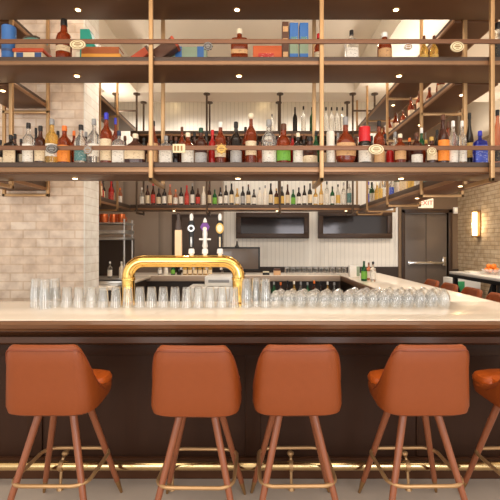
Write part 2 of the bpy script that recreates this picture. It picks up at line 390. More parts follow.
# brass foot rail
fr = thing('foot_rail', 'polished brass foot rail running along the base of the bar', 'foot rail', (0, 2.6, 0))
MB().tube([(-3.3, 2.6, .137), (1.9, 2.6, .137)], .028, 16).build('rail', 'brass_rail', fr)
for px in (62, 173, 291, 407):
    x = X(px, 2.6); b = MB()
    b.tube([(x, 2.69, .19), (x, 2.645, .187), (x, 2.615, .175), (x, 2.6, .14), (x, 2.59, .1), (x, 2.575, .02)], .009, 8)
    b.ball((x, 2.645, .192), .022, .75); b.tube([(x-.012, 2.6, .137), (x+.012, 2.6, .137)], .034, 16); b.lathe([(0.001, .021), (.012, .018), (.03, .011)], 14, x, 2.574)
    b.build('rail_bracket', 'brass_satin', fr)

# ---------------------------------------------------------------- hanging shelves
def shelf_light(x, y, z, parent, on=True):
    b = MB(); b.lathe([(z-.004, .018), (z-.004, .032), (z+.004, .032)], 20, x, y); o = b.build('downlight', 'brass_old', parent)
    MB().disc((x, y, z-.005), .018, .004, 'z').build('lens', 'lamp_glow', o)
TIERS = ((2.035, 2.112), (2.825, 2.875), (3.335, 3.385))
def board_thing(label, loc): return thing('hanging_shelf', label, 'hanging shelf', loc, 'brass and bronze shelf frame hung over the bar')
# front run
fs = board_thing('front three-tier bronze hanging shelf on brass posts above the bar', (0, 3.15, 1.98))
FX0, FX1 = -2.4, 2.06
for zi, (z0, z1) in enumerate(TIERS):
    MB().box(FX0, FX1, 3.012, 3.34, z0, z1-.004, .002).build('shelf_board', 'shelf_bronze', fs)
    if zi == 0:
        MB().box(FX0, FX1, 2.992, 3.01, z0+.012, z0+.048, .003).build('edge_strip', 'shelf_edge', fs)
        MB().box(FX0, FX1, 2.996, 3.012, z0+.05, z1+.008, .003).build('edge_lip', 'shelf_lip', fs)
    else:
        MB().box(FX0, FX1, 2.992, 3.01, z0, z0+.028, .003).build('edge_strip', 'shelf_edge', fs)
        MB().box(FX0, FX1, 2.996, 3.012, z0+.028, z1+.008, .003).build('edge_lip', 'shelf_lip', fs)
for x in (-1.985, -.754, .471, 1.695):
    b = MB(); y0, y1 = 2.975, 3.36; zb = 1.99; s = .0145
    b.box(x-s, x+s, y0-s, y0+s, zb-s, 4.15, .003); b.box(x-s, x+s, y1-s, y1+s, zb-s, 4.15, .003); b.box(x-s, x+s, y0-s, y1+s, zb-s, zb+s, .003)
    b.build('post', 'brass_satin', fs)
for zr in (2.213, 2.972):
    b = MB(); b.box(FX0, FX1, 2.946, 2.96, zr-.016, zr+.016, .003)
    b.build('guard_rail', 'bronze_rail', fs)
for z0, pxs in ((2.035, (75, 238, 401)), (2.825, (77, 239, 399)), (3.335, (78, 237, 396))):
    for px in pxs: shelf_light(X(px, 3.19), 3.19, z0, fs)
def plaque(px, py, rx, rz, m, shape='oval'):
    D = 2.94; x, z = X(px, D), Z(py, D); rx = rx*D/F; rz = rz*D/F
    b = MB()
    if shape == 'oval': b.disc((x, 2.939, z), rx, .012, 'y', 28, rz)
    elif shape == 'rect': b.box(x-rx, x+rx, 2.933, 2.945, z-rz, z+rz, .003)
    elif shape == 'star':
        rs = []
        for yy in (2.933, 2.945):
            rs.append([(x+(rx if k % 2 == 0 else rx*.72)*math.cos(PI*k/8), yy, z+(rz if k % 2 == 0 else rz*.72)*math.sin(PI*k/8)) for k in range(16)])
        b.rings(rs)
    o = b.build('plaque', m, fs)
    b = MB()
    if shape == 'rect':
        for q in (-.6, -.1, .45): b.box(x+q*rx-.006, x+q*rx+.006, 2.930, 2.934, z-rz*.55, z+rz*.55)
    else:
        pts = [(x+rx*.78*math.cos(2*PI*k/24), 2.932, z+rz*.78*math.sin(2*PI*k/24)) for k in range(24)]
        b.tube(pts, .0022, 6, cyc=True); b.box(x-rx*.45, x+rx*.45, 2.930, 2.934, z-.003, z+.004); b.box(x-rx*.3, x+rx*.3, 2.930, 2.934, z+.01, z+.014)
        b.box(x-rx*.25, x+rx*.25, 2.930, 2.934, z-.014, z-.01)
    b.build('emblem', 'brass_old' if m != 'plaque_dark' else 'c_grey', o)
plaque(78, 44.8, 7.8, 4.6, 'plaque_cream'); plaque(208, 46.5, 5, 4.6, 'plaque_dark', 'star'); plaque(457, 47, 6.6, 5, 'plaque_cream')
plaque(52, 149, 6, 4.5, 'plaque_dark'); plaque(88, 150, 5, 5, 'c_grey', 'star'); plaque(179, 148.5, 6.3, 4.4, 'plaque_cream', 'rect')
plaque(221.5, 149, 6, 5.6, 'l_gold', 'star'); plaque(376, 149.5, 7.5, 5, 'plaque_cream'); plaque(408, 47, 4.2, 3, 'steel'); plaque(431.5, 151.5, 4.5, 4, 'plaque_cream')

def wing(label, x0, x1, y0, y1, ys, inner, outer, tiers=TIERS, lights=(), far=False):
    o = board_thing(label, ((x0+x1)/2, (y0+y1)/2, 1.98))
    for z0, z1 in tiers:
        MB().box(x0, x1, y0, y1, z0, z1-.004, .002).build('shelf_board', 'shelf_bronze', o)
        for xx, sg in ((x0, -1), (x1, 1)):
            MB().box(min(xx, xx+sg*.014), max(xx, xx+sg*.014), y0, y1, z0, z0+.03, .002).build('edge_strip', 'shelf_edge', o)
            MB().box(min(xx, xx+sg*.012), max(xx, xx+sg*.012), y0, y1, z0+.031, z1+.006, .002).build('edge_lip', 'shelf_lip', o)
    s = .0135
    for y in ys:
        b = MB()
        for xx in (inner, outer): b.box(xx-s, xx+s, y-s, y+s, 1.99-s, 4.15 if not far else 3.79, .003)
        b.box(min(inner, outer)-s, max(inner, outer)+s, y-s, y+s, 1.99-s, 1.99+s, .003)
        for z0, z1 in tiers[1:]: b.box(min(inner, outer)-s, max(inner, outer)+s, y-s, y+s, z0-.06, z0-.034, .003)
        b.build('post', 'brass_satin', o)
    for (x, y, z) in lights: shelf_light(x, y, z, o)
    return o
rw = wing('right-hand bronze hanging shelf running back over the side of the bar', 1.625, 1.965, 3.38, 6.66, (4.0, 5.04, 5.95, 6.55), 1.598, 1.992,
          lights=((1.79, 3.62, 2.035), (1.79, 4.6, 2.035), (1.79, 3.6, 2.825), (1.79, 4.52, 2.825), (1.79, 5.4, 3.335)))
lw = wing('short left bronze hanging shelf in front of the brick pillar', -2.36, -2.0, 3.38, 3.97, (3.93,), -1.975, -2.39, lights=((-2.14, 3.55, 2.035), (-2.14, 3.5, 2.825)))
lf = wing('left bronze hanging shelf emerging behind the brick pillar', -2.28, -1.95, 4.45, 6.66, (5.1, 5.75), -1.925, -2.31, lights=((-2.1, 5.4, 2.035),))
# back run
bs = board_thing('far three-tier bronze hanging shelf across the back of the bar', (-.15, 6.45, 1.98))
MB().box(-1.9, 1.57, 6.575, 6.60, 2.8755, 3.154, .002).build('back_panel', 'espresso_ledge', bs)
for z0, z1 in (TIERS[0], TIERS[1], (3.155, 3.228)):
    MB().box(-1.9, 1.57, 6.275, 6.60, z0, z1-.004, .002).build('shelf_board', 'shelf_bronze', bs)
    MB().box(-1.9, 1.57, 6.258, 6.274, z0, z0+.03, .002).build('edge_strip', 'shelf_edge', bs)
    MB().box(-1.9, 1.57, 6.262, 6.274, z0+.031, z1+.004, .002).build('edge_lip', 'shelf_lip', bs)
for x in (-1.8, -.742, .363, 1.46):
    b = MB(); s = .014
    for y in (6.245, 6.63):
        b.tube([(x, y, 1.975), (x, y, 3.785)], .015, 10); b.lathe([(3.765, .018), (3.772, .05), (3.79, .05)], 16, x, y)
    b.box(x-s, x+s, 6.245, 6.63, 1.976, 2.004, .003); b.build('post', 'pipe_dark', bs)
for sx, (xa, xb) in enumerate(((1.46, 1.79), (-1.8, -2.12))):
    b = MB(); b.tube([(xa, 6.245, 3.53), (xb, 6.245, 3.53)], .013, 10); b.tube([(xb, 6.245, 3.39), (xb, 6.245, 3.785)], .015, 10); b.lathe([(3.765, .018), (3.772, .05), (3.79, .05)], 16, xb, 6.245)
    b.build('cross_tie', 'pipe_dark', bs)
for px in (174, 277, 346): shelf_light(X(px, 6.4), 6.4, 2.035, bs)

# ---------------------------------------------------------------- bottles
def bottle_levels(kind, h, r):
    if kind == 'std': return 2., [(0, r*.92, r*.92), (.012, r, r), (h*.58, r, r), (h*.65, r*.9, r*.9), (h*.71, r*.55, r*.55), (h*.76, r*.36, r*.36), (h*.88, r*.32, r*.32)]
    if kind == 'wine': return 2., [(0, r*.92, r*.92), (.012, r, r), (h*.5, r, r), (h*.6, r*.84, r*.84), (h*.7, r*.5, r*.5), (h*.78, r*.36, r*.36), (h*.9, r*.33, r*.33)]
    if kind == 'squat': return 2., [(0, r*.9, r*.9), (.01, r, r), (h*.55, r, r), (h*.66, r*.82, r*.82), (h*.72, r*.45, r*.45), (h*.86, r*.36, r*.36)]
    if kind == 'square': return 5., [(0, r*.92, r*.74), (.01, r, r*.8), (h*.62, r, r*.8), (h*.70, r*.9, r*.7), (h*.745, r*.5, r*.42, 3.), (h*.77, r*.3, r*.3, 2.), (h*.87, r*.28, r*.28, 2.)]
    if kind == 'round': return 2.6, [(0, r*.62, r*.45), (.01, r*.7, r*.5), (h*.16, r*.94, r*.66), (h*.32, r, r*.72), (h*.48, r*.9, r*.64), (h*.6, r*.6, r*.45), (h*.68, r*.26, r*.26, 2.), (h*.84, r*.22, r*.22, 2.)]
    if kind == 'decanter': return 4., [(0, r*.95, r*.6), (.01, r, r*.65), (h*.5, r, r*.65), (h*.62, r*.82, r*.55), (h*.74, r*.36, r*.3), (h*.8, r*.24, r*.24, 2.), (h*.86, r*.24, r*.24, 2.)]
    if kind == 'can': return 2., [(0, r*.95, r*.95), (.008, r, r), (h*.9, r, r), (h*.95, r*.9, r*.9)]
def make_bottle(x, y, z, h, r, kind, glass, label, cap, text, group, detail=True, lr=(.12, .5), capfat=1.):
    n, lv = bottle_levels(kind, h, r)
    seg = 24 if detail else 14
    g = MB().loft([(q[0]+.0005, *q[1:]) for q in lv], n, seg).build('liquor_bottle', glass)
    g.location = (x, y, z); tag(g, text, 'bottle', group)
    if label:
        za, zb = lr[0]*h, lr[1]*h; rs = []
        body = max(q[1] for q in lv); bd = max(q[2] for q in lv)
        def at(zz, idx):
            for p, q in zip(lv[:-1], lv[1:]):
                if p[0] <= zz <= q[0]: return p[idx]+(q[idx]-p[idx])*(zz-p[0])/max(1e-6, q[0]-p[0])
            return lv[-1][idx]
        for zz in [za+(zb-za)*i/5 for i in range(6)]:
            ring = []
            for k in range(-8, 9):
                t = -PI/2+k*PI*.40/8
                c, q = math.cos(t), math.sin(t); rx, ry = at(zz, 1)+.0012, at(zz, 2)+.0012
                ring.append((rx*math.copysign(abs(c)**(2/n), c), ry*math.copysign(abs(q)**(2/n), q), zz))
            rs.append(ring)
        m = MB(); m.rings(rs, False, False, closed=False)
        lb = m.build('label', label); lb.parent = g
    top = lv[-1]
    if cap:
        r0 = max(top[1]*1.18, .008)*capfat
        z0 = top[0]-.002 if capfat == 1 else h*.62
        m = MB()
        if cap[0] == '*': m.ball((0, 0, (z0+h)/2), (h-z0)/2); cap = cap[1:]
        else: m.lathe([(z0, r0), (z0+.004, r0*1.02), (h-.004, r0*.98), (h, r0*.85)], 14)
        c = m.build('cap', cap); c.parent = g
    return g
CN = {'g_clear': 'clear', 'g_gold': 'pale gold', 'g_amber': 'amber', 'g_rose': 'rose', 'g_brown': 'brown', 'g_dark': 'dark', 'g_green': 'green', 'g_blue': 'blue', 'g_white': 'white', 'g_red': 'red'}
LN = {'l_cream': 'cream', 'l_white': 'white', 'l_black': 'black', 'l_orange': 'orange', 'l_green': 'green', 'l_red': 'red', 'l_grey': 'grey', 'l_teal': 'teal', 'l_blue': 'blue', 'l_gold': 'gold', 'l_tan': 'tan'}
KN = {'std': '', 'wine': 'slim ', 'squat': 'squat ', 'square': 'square ', 'round': 'round ', 'decanter': 'wide ', 'can': 'cylindrical '}
def describe(kind, glass, label, cap):
    t = KN[kind]+CN[glass]+' bottle'
    q = []
    if label: q.append(LN[label]+' label')
    if cap: q.append(cap.strip('*')[2:]+' cap')
    return t+(' with '+' and '.join(q) if q else '')
A, BR, DK, CL, GD, RS, GR, BL, WH = 'g_amber', 'g_brown', 'g_dark', 'g_clear', 'g_gold', 'g_rose', 'g_green', 'g_blue', 'g_white'
low = [
 (.5, 140, 7, 'std', DK, 'l_cream', 'c_black', 0), (11, 135, 12.5, 'square', DK, 'l_cream', 'c_black', 0), (21, 139, 7, 'std', BR, 'l_cream', 'c_black', .06),
 (28.5, 123, 11.5, 'std', CL, 'l_white', 'c_black', 0), (36, 128, 7, 'std', DK, None, 'c_black', .1), (40.5, 126, 11, 'std', BR, 'l_cream', 'c_black', 0),
 (52, 119, 12.5, 'std', GD, 'l_white', 'c_grey', 0), (64.5, 126, 13.5, 'std', A, 'l_orange', 'c_orange', 0), (74, 131, 8, 'std', A, None, 'c_orange', .1),
 (81, 125, 13, 'std', CL, 'l_teal', 'c_black', 0), (94, 119, 12, 'std', CL, 'l_white', 'c_grey', 0), (106.3, 113, 12, 'std', A, 'l_cream', 'c_blue', 0),
 (115.5, 118, 7, 'std', A, None, 'c_blue', .18), (119, 131, 12.5, 'square', CL, 'l_white', 'c_navy', 0), (135.5, 134, 21, 'decanter', BR, 'l_cream', 'c_cream', 0),
 (153, 121, 11, 'wine', A, 'l_tan', 'c_black', .02), (166, 136, 13, 'square', CL, 'l_white', 'c_grey', 0), (176, 137, 9, 'std', DK, None, 'c_brown', .05),
 (182, 127, 8, 'std', A, None, 'c_brown', .11), (188, 133, 13, 'std', A, 'l_white', 'c_cream', 0), (201, 128, 12.5, 'std', BR, 'l_grey', 'c_green', 0),
 (212.5, 130, 9, 'std', 'g_red', None, 'c_red', .06), (220.5, 122, 11.5, 'std', A, 'l_cream', 'c_white', 0), (228.5, 137, 8, 'std', BR, None, 'c_brown', .1),
 (236, 122, 12, 'std', DK, 'l_grey', 'c_black', 0), (245.5, 127, 8, 'std', A, None, 'c_black', .11), (251, 113, 11.5, 'std', A, 'l_cream', '*c_cream', 0),
 (260, 142, 6.5, 'std', A, None, 'c_brown', 0), (269, 120, 15, 'std', CL, 'l_white', 'c_grey', 0), (283.5, 124, 14.5, 'squat', A, 'l_green', 'c_brown', 0),
 (292.5, 134, 8, 'std', 'g_red', None, 'c_brown', .1), (298, 133, 10.5, 'std', DK, 'l_white', 'c_cream', 0), (310, 137, 15, 'squat', BR, 'l_cream', 'c_black', 0),
 (330.5, 130, 8.5, 'can', WH, 'l_white', None, 0), (345.5, 117, 21, 'round', A, 'l_tan', 'c_grey', 0), (364.5, 127, 13.5, 'squat', DK, 'l_white', 'c_red', 0),
 (379, 121, 11, 'std', A, 'l_tan', 'c_black', 0), (390, 143, 8, 'std', 'g_red', None, 'c_brown', .06), (400, 134, 12, 'std', A, 'l_tan', 'c_cream', 0),
 (409.5, 138, 8, 'std', BR, None, 'c_orange', .07), (416.5, 133, 12, 'std', BR, 'l_white', 'c_brown', 0), (426, 140, 8, 'std', A, None, 'c_gold', .08),
 (431.5, 137, 11, 'std', BR, 'l_cream', 'c_gold', 0), (443, 115, 12, 'wine', BR, 'l_orange', 'c_brown', 0), (453, 121, 9.5, 'std', CL, 'l_white', 'c_white', 0),
 (462, 121, 9, 'std', CL, 'l_white', 'c_white', .04), (469.5, 113, 8, 'wine', DK, 'l_gold', 'c_black', .11), (480, 131, 12.5, 'square', BL, 'l_blue', 'c_blue', 0), (497.5, 110, 10, 'wine', RS, 'l_black', 'c_black', 0)]
for i, (px, top, wd, kind, g, l, c, back) in enumerate(low):
    D = 3.11+back; base = 2.108
    h = Z(top, D)-base; r = wd/2*D/F*.97
    lr = ((.08, .34), (.12, .42), (.2, .46), (.1, .5))[i % 4] if kind not in ('square', 'can') else (.08, .58)
    make_bottle(X(px, D), D, base, h, r, kind, g, l, c, describe(kind, g, l, c)+', '+nth(i+1)+' from left, lower front shelf', 'bottles on the lower front shelf', lr=lr, capfat=2.1 if (c == 'c_red' and kind == 'squat') else 1.)
back_row = [(15, 134, BR, 'c_black'), (58, 131, BR, 'c_black'), (86, 132, DK, 'c_grey'), (125, 136, BR, 'c_brown'), (144, 138, DK, 'c_black'), (158.5, 139, A, 'c_black'), (171, 136, DK, 'c_brown'), (194.5, 132, BR, 'c_black'), (206.5, 131, DK, 'c_black'),
 (241, 138, BR, 'c_brown'), (256, 134, DK, 'c_black'), (264, 137, BR, 'c_grey'), (276, 136, DK, 'c_black'), (290.5, 138, BR, 'c_black'), (304, 135, DK, 'c_brown'), (316, 131, GR, 'c_black'), (323.5, 136, BR, 'c_black'), (338, 133, CL, 'c_grey'), (355.5, 136, BR, 'c_brown'), (371.5, 136, DK, 'c_black'), (385, 134, BR, 'c_black'), (395, 132, CL, 'c_grey'), (421.5, 128, GR, 'c_white'), (437, 130, DK, 'c_black'), (448, 122, A, 'c_brown')]
for i, (px, top, g, c) in enumerate(back_row):
    D = 3.285; base = 2.108
    make_bottle(X(px, D), D, base, Z(top, D)-base, .031, 'std', g, 'l_cream' if i % 3 else None, c, CN[g]+' bottle with '+c[2:]+' cap, '+nth(i+1)+' from left, rear row of lower shelf', 'rear row of bottles on the lower front shelf', False)
mid = [(64, 19.5, 15, 'squat', A, 'l_cream', 'c_black', 0), (239.5, 29.5, 17, 'square', A, 'l_tan', 'c_cream', 0), (318.5, 34, 9, 'std', A, 'l_cream', 'c_red', .08),
 (351.5, 30.5, 12.5, 'square', CL, 'l_white', 'c_black', 0), (384.5, 33, 14, 'squat', A, 'l_tan', 'c_white', 0), (424, 36, 8, 'std', GD, 'l_gold', 'c_brown', .12), (434, 36, 8, 'std', GD, 'l_gold', 'c_brown', .12), (498, 23, 13, 'squat', CL, 'l_black', 'c_black', 0)]
for i, (px, top, wd, kind, g, l, c, back) in enumerate(mid):
    D = 3.12+back; base = 2.871
    make_bottle(X(px, D), D, base, Z(top, D)-base, wd/2*D/F, kind, g, l, c, describe(kind, g, l, c)+', '+nth(i+1)+' from left, middle front shelf', 'bottles on the middle front shelf', lr=(.26, .38) if i < 2 else (.12, .46))
# far back run, lower tier
pal = [(CL, 'l_white', 'c_white'), (BR, 'l_cream', 'c_black'), (BR, 'l_red', 'c_red'), (DK, 'l_cream', 'c_black'), (DK, 'l_white', 'c_black'), (RS, 'l_cream', 'c_pink'), (RS, 'l_white', 'c_orange'), (DK, 'l_white', 'c_black'), ('g_red', 'l_red', 'c_red'), (DK, 'l_white', 'c_grey'), (BR, 'l_red', 'c_brown'), (WH, 'l_white', 'c_cream')]
pal2 = [(DK, 'l_white', 'c_black'), (DK, 'l_white', 'c_black'), (DK, 'l_cream', 'c_black'), (GD, 'l_white', 'c_gold'), (DK, 'l_grey', 'c_black'), (DK, 'l_cream', 'c_brown'), (DK, 'l_white', 'c_black'), (WH, 'l_white', 'c_grey'), (WH, 'l_white', 'c_grey'), (DK, 'l_cream', 'c_black'), (BR, 'l_gold', 'c_gold'), (DK, 'l_gold', 'c_black'), (BR, 'l_cream', 'c_brown'), (GR, 'l_green', 'c_green')]
pal3 = [(CL, 'l_white', 'c_grey'), (CL, 'l_teal', 'c_white'), (GD, 'l_cream', 'c_gold'), (CL, 'l_white', 'c_black'), (GR, 'l_white', 'c_black'), (CL, 'l_gold', 'c_black')]
n = 0; px = 142.
while px < 351:
    n += 1
    g, l, c = (pal[(n-1) % 12] if px < 208 else pal2[(n-1) % 14] if px < 318 else pal3[(n-1) % 6])
    hh = 19+((n*37) % 7)-2.5
    if px > 318: hh += 3
    D = 6.40; h = hh*D/F
    if abs(px-280) > 2 or True:
        make_bottle(X(px, D), D, 2.108, h, .034, 'std' if n % 3 else 'wine', g, l, c, describe('std' if n % 3 else 'wine', g, l, c)+', '+nth(n)+' from left, far shelf', 'bottles along the far shelf', False)
    px += 5.6
mp_ = [(BR, 'l_cream', 'c_black'), (A, 'l_tan', 'c_brown'), (DK, None, 'c_black'), (DK, 'l_white', 'c_black'), (A, 'l_cream', 'c_black'), (BR, None, 'c_brown'), (CL, 'l_white', 'c_grey'), (DK, 'l_gold', 'c_black')]
for k in range(36):
    g, l, c = mp_[(k*5) % 8]; px = 142+5.75*k; D = 6.42
    if abs(px-208) < .5 or abs(px-280) < .5: px += .8
    make_bottle(X(px, D), D, 2.8715, (14+(k*31 % 5)*.6)*D/F, .035, 'std', g, l, c, describe('std', g, l, c)+', '+nth(k+1)+' from left, middle far shelf', 'bottles along the middle far shelf', False)
def wing_row(xc, ys, base, group, where, pals, hs, start=0):
    for i, y in enumerate(ys):
        g, l, c = pals[(i*5+start) % len(pals)]
        kd = ('std', 'wine', 'std', 'squat')[(i+start) % 4]
        make_bottle(xc+((i*13) % 5-2)*.02, y, base, hs*(.86+((i*29+start) % 9)*.035), .037, kd, g, l, c, describe(kd, g, l, c)+', '+nth(i+1)+' from front, '+where, group, False)
wing_row(1.76, [3.55+.13*i for i in range(23)], 2.108, 'bottles on the right low shelf', 'right lower shelf', pal3+[(CL, 'l_blue', 'c_blue'), (GD, 'l_gold', 'c_cream')], .33)
wing_row(1.76, [3.6+.15*i for i in range(17)], 2.871, 'bottles on the right middle shelf', 'right middle shelf', [(GD, 'l_cream', 'c_gold'), (A, 'l_cream', 'c_brown'), (A, 'l_tan', 'c_orange'), (DK, 'l_white', 'c_black'), (GD, 'l_white', 'c_brown')], .28, 1)
wing_row(-2.07, [4.9+.16*i for i in range(9)], 2.108, 'bottles on the left low shelf', 'left shelf behind pillar', pal, .29, 2)
for i, (px, g, c, hh) in enumerate(((272, CL, 'c_grey', 20), (295, DK, 'c_black', 27), (303.5, CL, 'c_black', 28), (312, GR, 'c_black', 27), (326, CL, 'c_black', 27), (331.5, CL, 'c_black', 27), (337, CL, 'c_black', 27), (342.5, CL, 'c_black', 27))):
    D = 6.40
    make_bottle(X(px, D), D, 3.2245, hh*D/F*.98, .036, 'std', g, None, c, describe('std', g, None, c)+', '+nth(i+1)+' from left, topmost far shelf', 'bottles on the topmost far shelf', False)

# ---------------------------------------------------------------- other things on the middle front shelf
MZ = 2.872; MD = 3.12
def zt(py, D=MD): return Z(py, D)
x = X(9, MD); t = tag(MB().lathe([(MZ, .048), (MZ+.004, .05), (zt(27.5), .05), (zt(27), .046)], 24, x, MD).build('gift_tube', 'box_blue', origin=(x, MD, MZ)), 'tall blue cylindrical gift tube at left end of middle front shelf', 'gift tube')
MB().lathe([(MZ+.09, .0508), (MZ+.11, .0508)], 24, x, MD, False, False).build('band', 'box_navy', t)
x = X(33, MD); t = thing('decorated_chest', 'small ornate chest with teal top and striped base on middle shelf', 'decorative chest', (x, MD, MZ))
b = MB(); b.box(x-.105, x+.105, MD-.07, MD+.07, MZ, MZ+.07, .004); b.build('base', 'box_cream', t)
for q in (-.06, .075): MB().box(x+q-.025, x+q+.025, MD-.073, MD-.069, MZ+.008, MZ+.066, .001).build('panel', 'box_navy', t)
b = MB(); b.box(x-.115, x+.115, MD-.075, MD+.075, MZ+.0705, MZ+.10, .008); b.build('band', 'box_red', t)
b = MB(); b.loft([(MZ+.1005, .113, .07, 4), (MZ+.13, .118, .072, 3.5), (MZ+.15, .112, .066, 3)], 3, 28, x, MD); b.build('woven_body', 'straw', t)
b = MB(); b.loft([(MZ+.1505, .108, .062, 2.4), (MZ+.175, .11, .055, 2.2), (MZ+.195, .06, .035, 2)], 2, 28, x, MD); b.build('lid', 'teal_patina', t)
b = MB(); b.tube([(x-.06, MD-.02, MZ+.196), (x-.03, MD-.02, MZ+.21), (x+.03, MD-.02, MZ+.21), (x+.06, MD-.02, MZ+.196)], .007, 8); b.build('handle', 'pipe_dark', t)
# teal box, angled top
x = X(85, MD); t = thing('bottle_box', 'green bottle carton with slanted top behind the oval plaque', 'gift box', (x, MD+.05, MZ))
b = MB(); rs = []
for yy in (MD+.03, MD+.11): rs.append([(x-.05, yy, MZ), (x+.05, yy, MZ), (x+.056, yy, zt(42)), (x+.02, yy, zt(27)), (x-.05, yy, zt(27))])
b.rings(rs); b.build('carton', 'box_green', t, smooth=False)
MB().box(x-.085, x-.052, MD+.03, MD+.1, MZ, MZ+.12, .003).build('white_sleeve', 'paper', t)
# book stack
for k, (z0, z1, m, lab) in enumerate(((0, .048, 'book_orange', 'thick yellow-orange book lying at the bottom of shelf stack'), (.0485, .098, 'book_rust', 'thick rust-brown book lying on top of the yellow-orange book'))):
    x0, x1 = X(86.5, MD), X(124.5-k*1.5, MD)
    t = thing('book', lab, 'book', ((x0+x1)/2, MD-.03, MZ+z0), 'books stacked on the middle front shelf')
    b = MB(); b.box(x0, x1, MD-.09, MD+.02, MZ+z0, MZ+z0+.005, .001); b.box(x0, x1, MD-.09, MD+.02, MZ+z1-.005, MZ+z1, .001); b.box(x0, x1, MD-.093, MD-.088, MZ+z0, MZ+z1, .001); b.build('cover', m, t)
    MB().box(x0+.004, x1-.004, MD-.087, MD+.015, MZ+z0+.0055, MZ+z1-.0055).build('pages', 'paper', t)
def tilted_box(name, label, cat, px0, py0, L, W, ang, depth, m, band=None, y=MD):
    x, z = X(px0, y), None
    t = thing(name, label, cat, (x, y, MZ)); ca, sa = math.cos(ang), math.sin(ang)
    # lower corner rests on the shelf
    def P(u, v): return (x+u*ca-v*sa, MZ+u*sa+v*ca)
    rs = []
    for yy in (y-depth/2, y+depth/2): rs.append([(P(u, v)[0], yy, P(u, v)[1]) for u, v in ((0, 0), (L, 0), (L, W), (0, W))])
    b = MB(); b.rings(rs); bmesh.ops.bevel(b.bm, geom=b.bm.edges[:], offset=.004, segments=2, affect='EDGES'); b.build('carton', m, t)
    rs = []
    for yy in (y-depth/2-.001, y+depth/2+.001): rs.append([(P(u, v)[0], yy, P(u, v)[1]) for u, v in ((L*.9, -.001), (L+.001, -.001), (L+.001, W+.001), (L*.9, W+.001))])
    b = MB(); b.rings(rs); b.build('end_cap', band or m, t, smooth=False)
    return t
tilted_box('carton', 'orange-red carton leaning diagonally left of the brass post', 'carton', 131, 58, .20, .06, math.radians(35), .08, 'box_red', 'box_brown', MD+.06)
tilted_box('carton', 'dark brown leather-look carton leaning diagonally right of the brass post', 'carton', 159, 58, .19, .085, math.radians(36), .08, 'box_brown', 'box_red', MD-.05)
x0, x1 = X(171, MD), X(206, MD); t = thing('gift_box', 'long low sage box with blue bands on middle front shelf', 'gift box', ((x0+x1)/2, MD, MZ))
MB().box(x0, x1, MD+.01, MD+.11, MZ, zt(46), .004).build('carton', 'box_sage', t)
for q in (.12, .75): MB().box(x0+(x1-x0)*q-.002, x0+(x1-x0)*(q+.18), MD+.008, MD+.112, MZ+.0005, zt(46)+.002, .002).build('band', 'box_blue', t)
x0, x1 = X(253, MD), X(281.5, MD); t = thing('gift_box', 'flat orange-red box beside the tall brown box', 'gift box', ((x0+x1)/2, MD, MZ))
MB().box(x0, x1, MD-.04, MD+.05, MZ, zt(48), .004).build('carton', 'box_orange', t); MB().box(x0+.04, x1-.06, MD-.0415, MD-.039, MZ+.04, MZ+.075).build('front_label', 'l_red', t)
x0, x1 = X(282, MD), X(288.5, MD); t = thing('gift_box', 'tall narrow brown box standing beside two blue-green boxes', 'gift box', ((x0+x1)/2, MD, MZ))
MB().box(x0, x1, MD-.03, MD+.05, MZ, zt(23.5), .003).build('carton', 'box_brown', t)
for zz in (.05, .15, .24): MB().box(x0+.006, x1-.006, MD-.032, MD-.029, MZ+zz, MZ+zz+.04).build('front_label', 'l_tan', t)
for k, (a0, a1, lab) in enumerate(((289.3, 297.8, 'tall blue and sage bottle box, left one of the pair'), (299.2, 307.8, 'tall blue and sage bottle box, right one of the pair'))):
    x0, x1 = X(a0, MD), X(a1, MD); t = thing('gift_box', lab, 'gift box', ((x0+x1)/2, MD, MZ), 'pair of tall blue and sage boxes')
    MB().box(x0, x1, MD-.035, MD+.035, MZ, MZ+.15, .003).build('carton', 'box_sage', t)
    MB().box(x0, x1, MD-.0355, MD+.0355, MZ+.1505, zt(25), .003).build('lid', 'box_blue', t)
    MB().box(x0, x1, MD-.0362, MD+.0362, MZ+.03, MZ+.075, .001).build('band', 'box_blue', t); MB().box(x0+.008, x1-.008, MD-.037, MD-.035, MZ+.16, MZ+.2).build('front_label', 'l_teal', t)

# ---------------------------------------------------------------- glassware on the counter
CT = 1.0705
def pint_mesh():
    b = MB(); h = .147; ro, ri = .041, .0292; wl = .0028
    b.lathe([(0, ro), (h-.006, ri+.001), (h, ri-.003)], 24, cap0=False, cap1=True)
    for v in b.bm.verts:
        a_ = math.atan2(v.co.y, v.co.x)*12/PI
        if v.co.z > .001 and round(a_) % 2: v.co.x *= .965; v.co.y *= .965
    b.lathe([(h-.012, ri-wl-.001), (0, ro-wl)], 24, cap0=True, cap1=False)
    # close the rim: merge both shells
    bm = b.bm
    for f in [f for f in bm.faces if len(f.verts) > 4]: 
        if abs(f.calc_center_median().z-(h-.012)) > .01 and abs(f.calc_center_median().z-h) > .004: bm.faces.remove(f)
    o = [v for v in bm.verts if abs(v.co.z) < 1e-6]
    outer = sorted([v for v in o if v.co.xy.length > ro-.001], key=lambda v: math.atan2(v.co.y, v.co.x)); inner = sorted([v for v in o if v.co.xy.length <= ro-.001], key=lambda v: math.atan2(v.co.y, v.co.x))
    for i in range(len(outer)):
        j = (i+1) % len(outer); bm.faces.new((outer[i], outer[j], inner[j], inner[i]))
    return b
g0 = pint_mesh().build('pint_glass', 'clear_glass'); used = [False]
def put(src, flag, loc, label, cat, group):
    o = src if not flag[0] else copy_tree(src); flag[0] = True
    o.location = loc; return tag(o, label, cat, group)
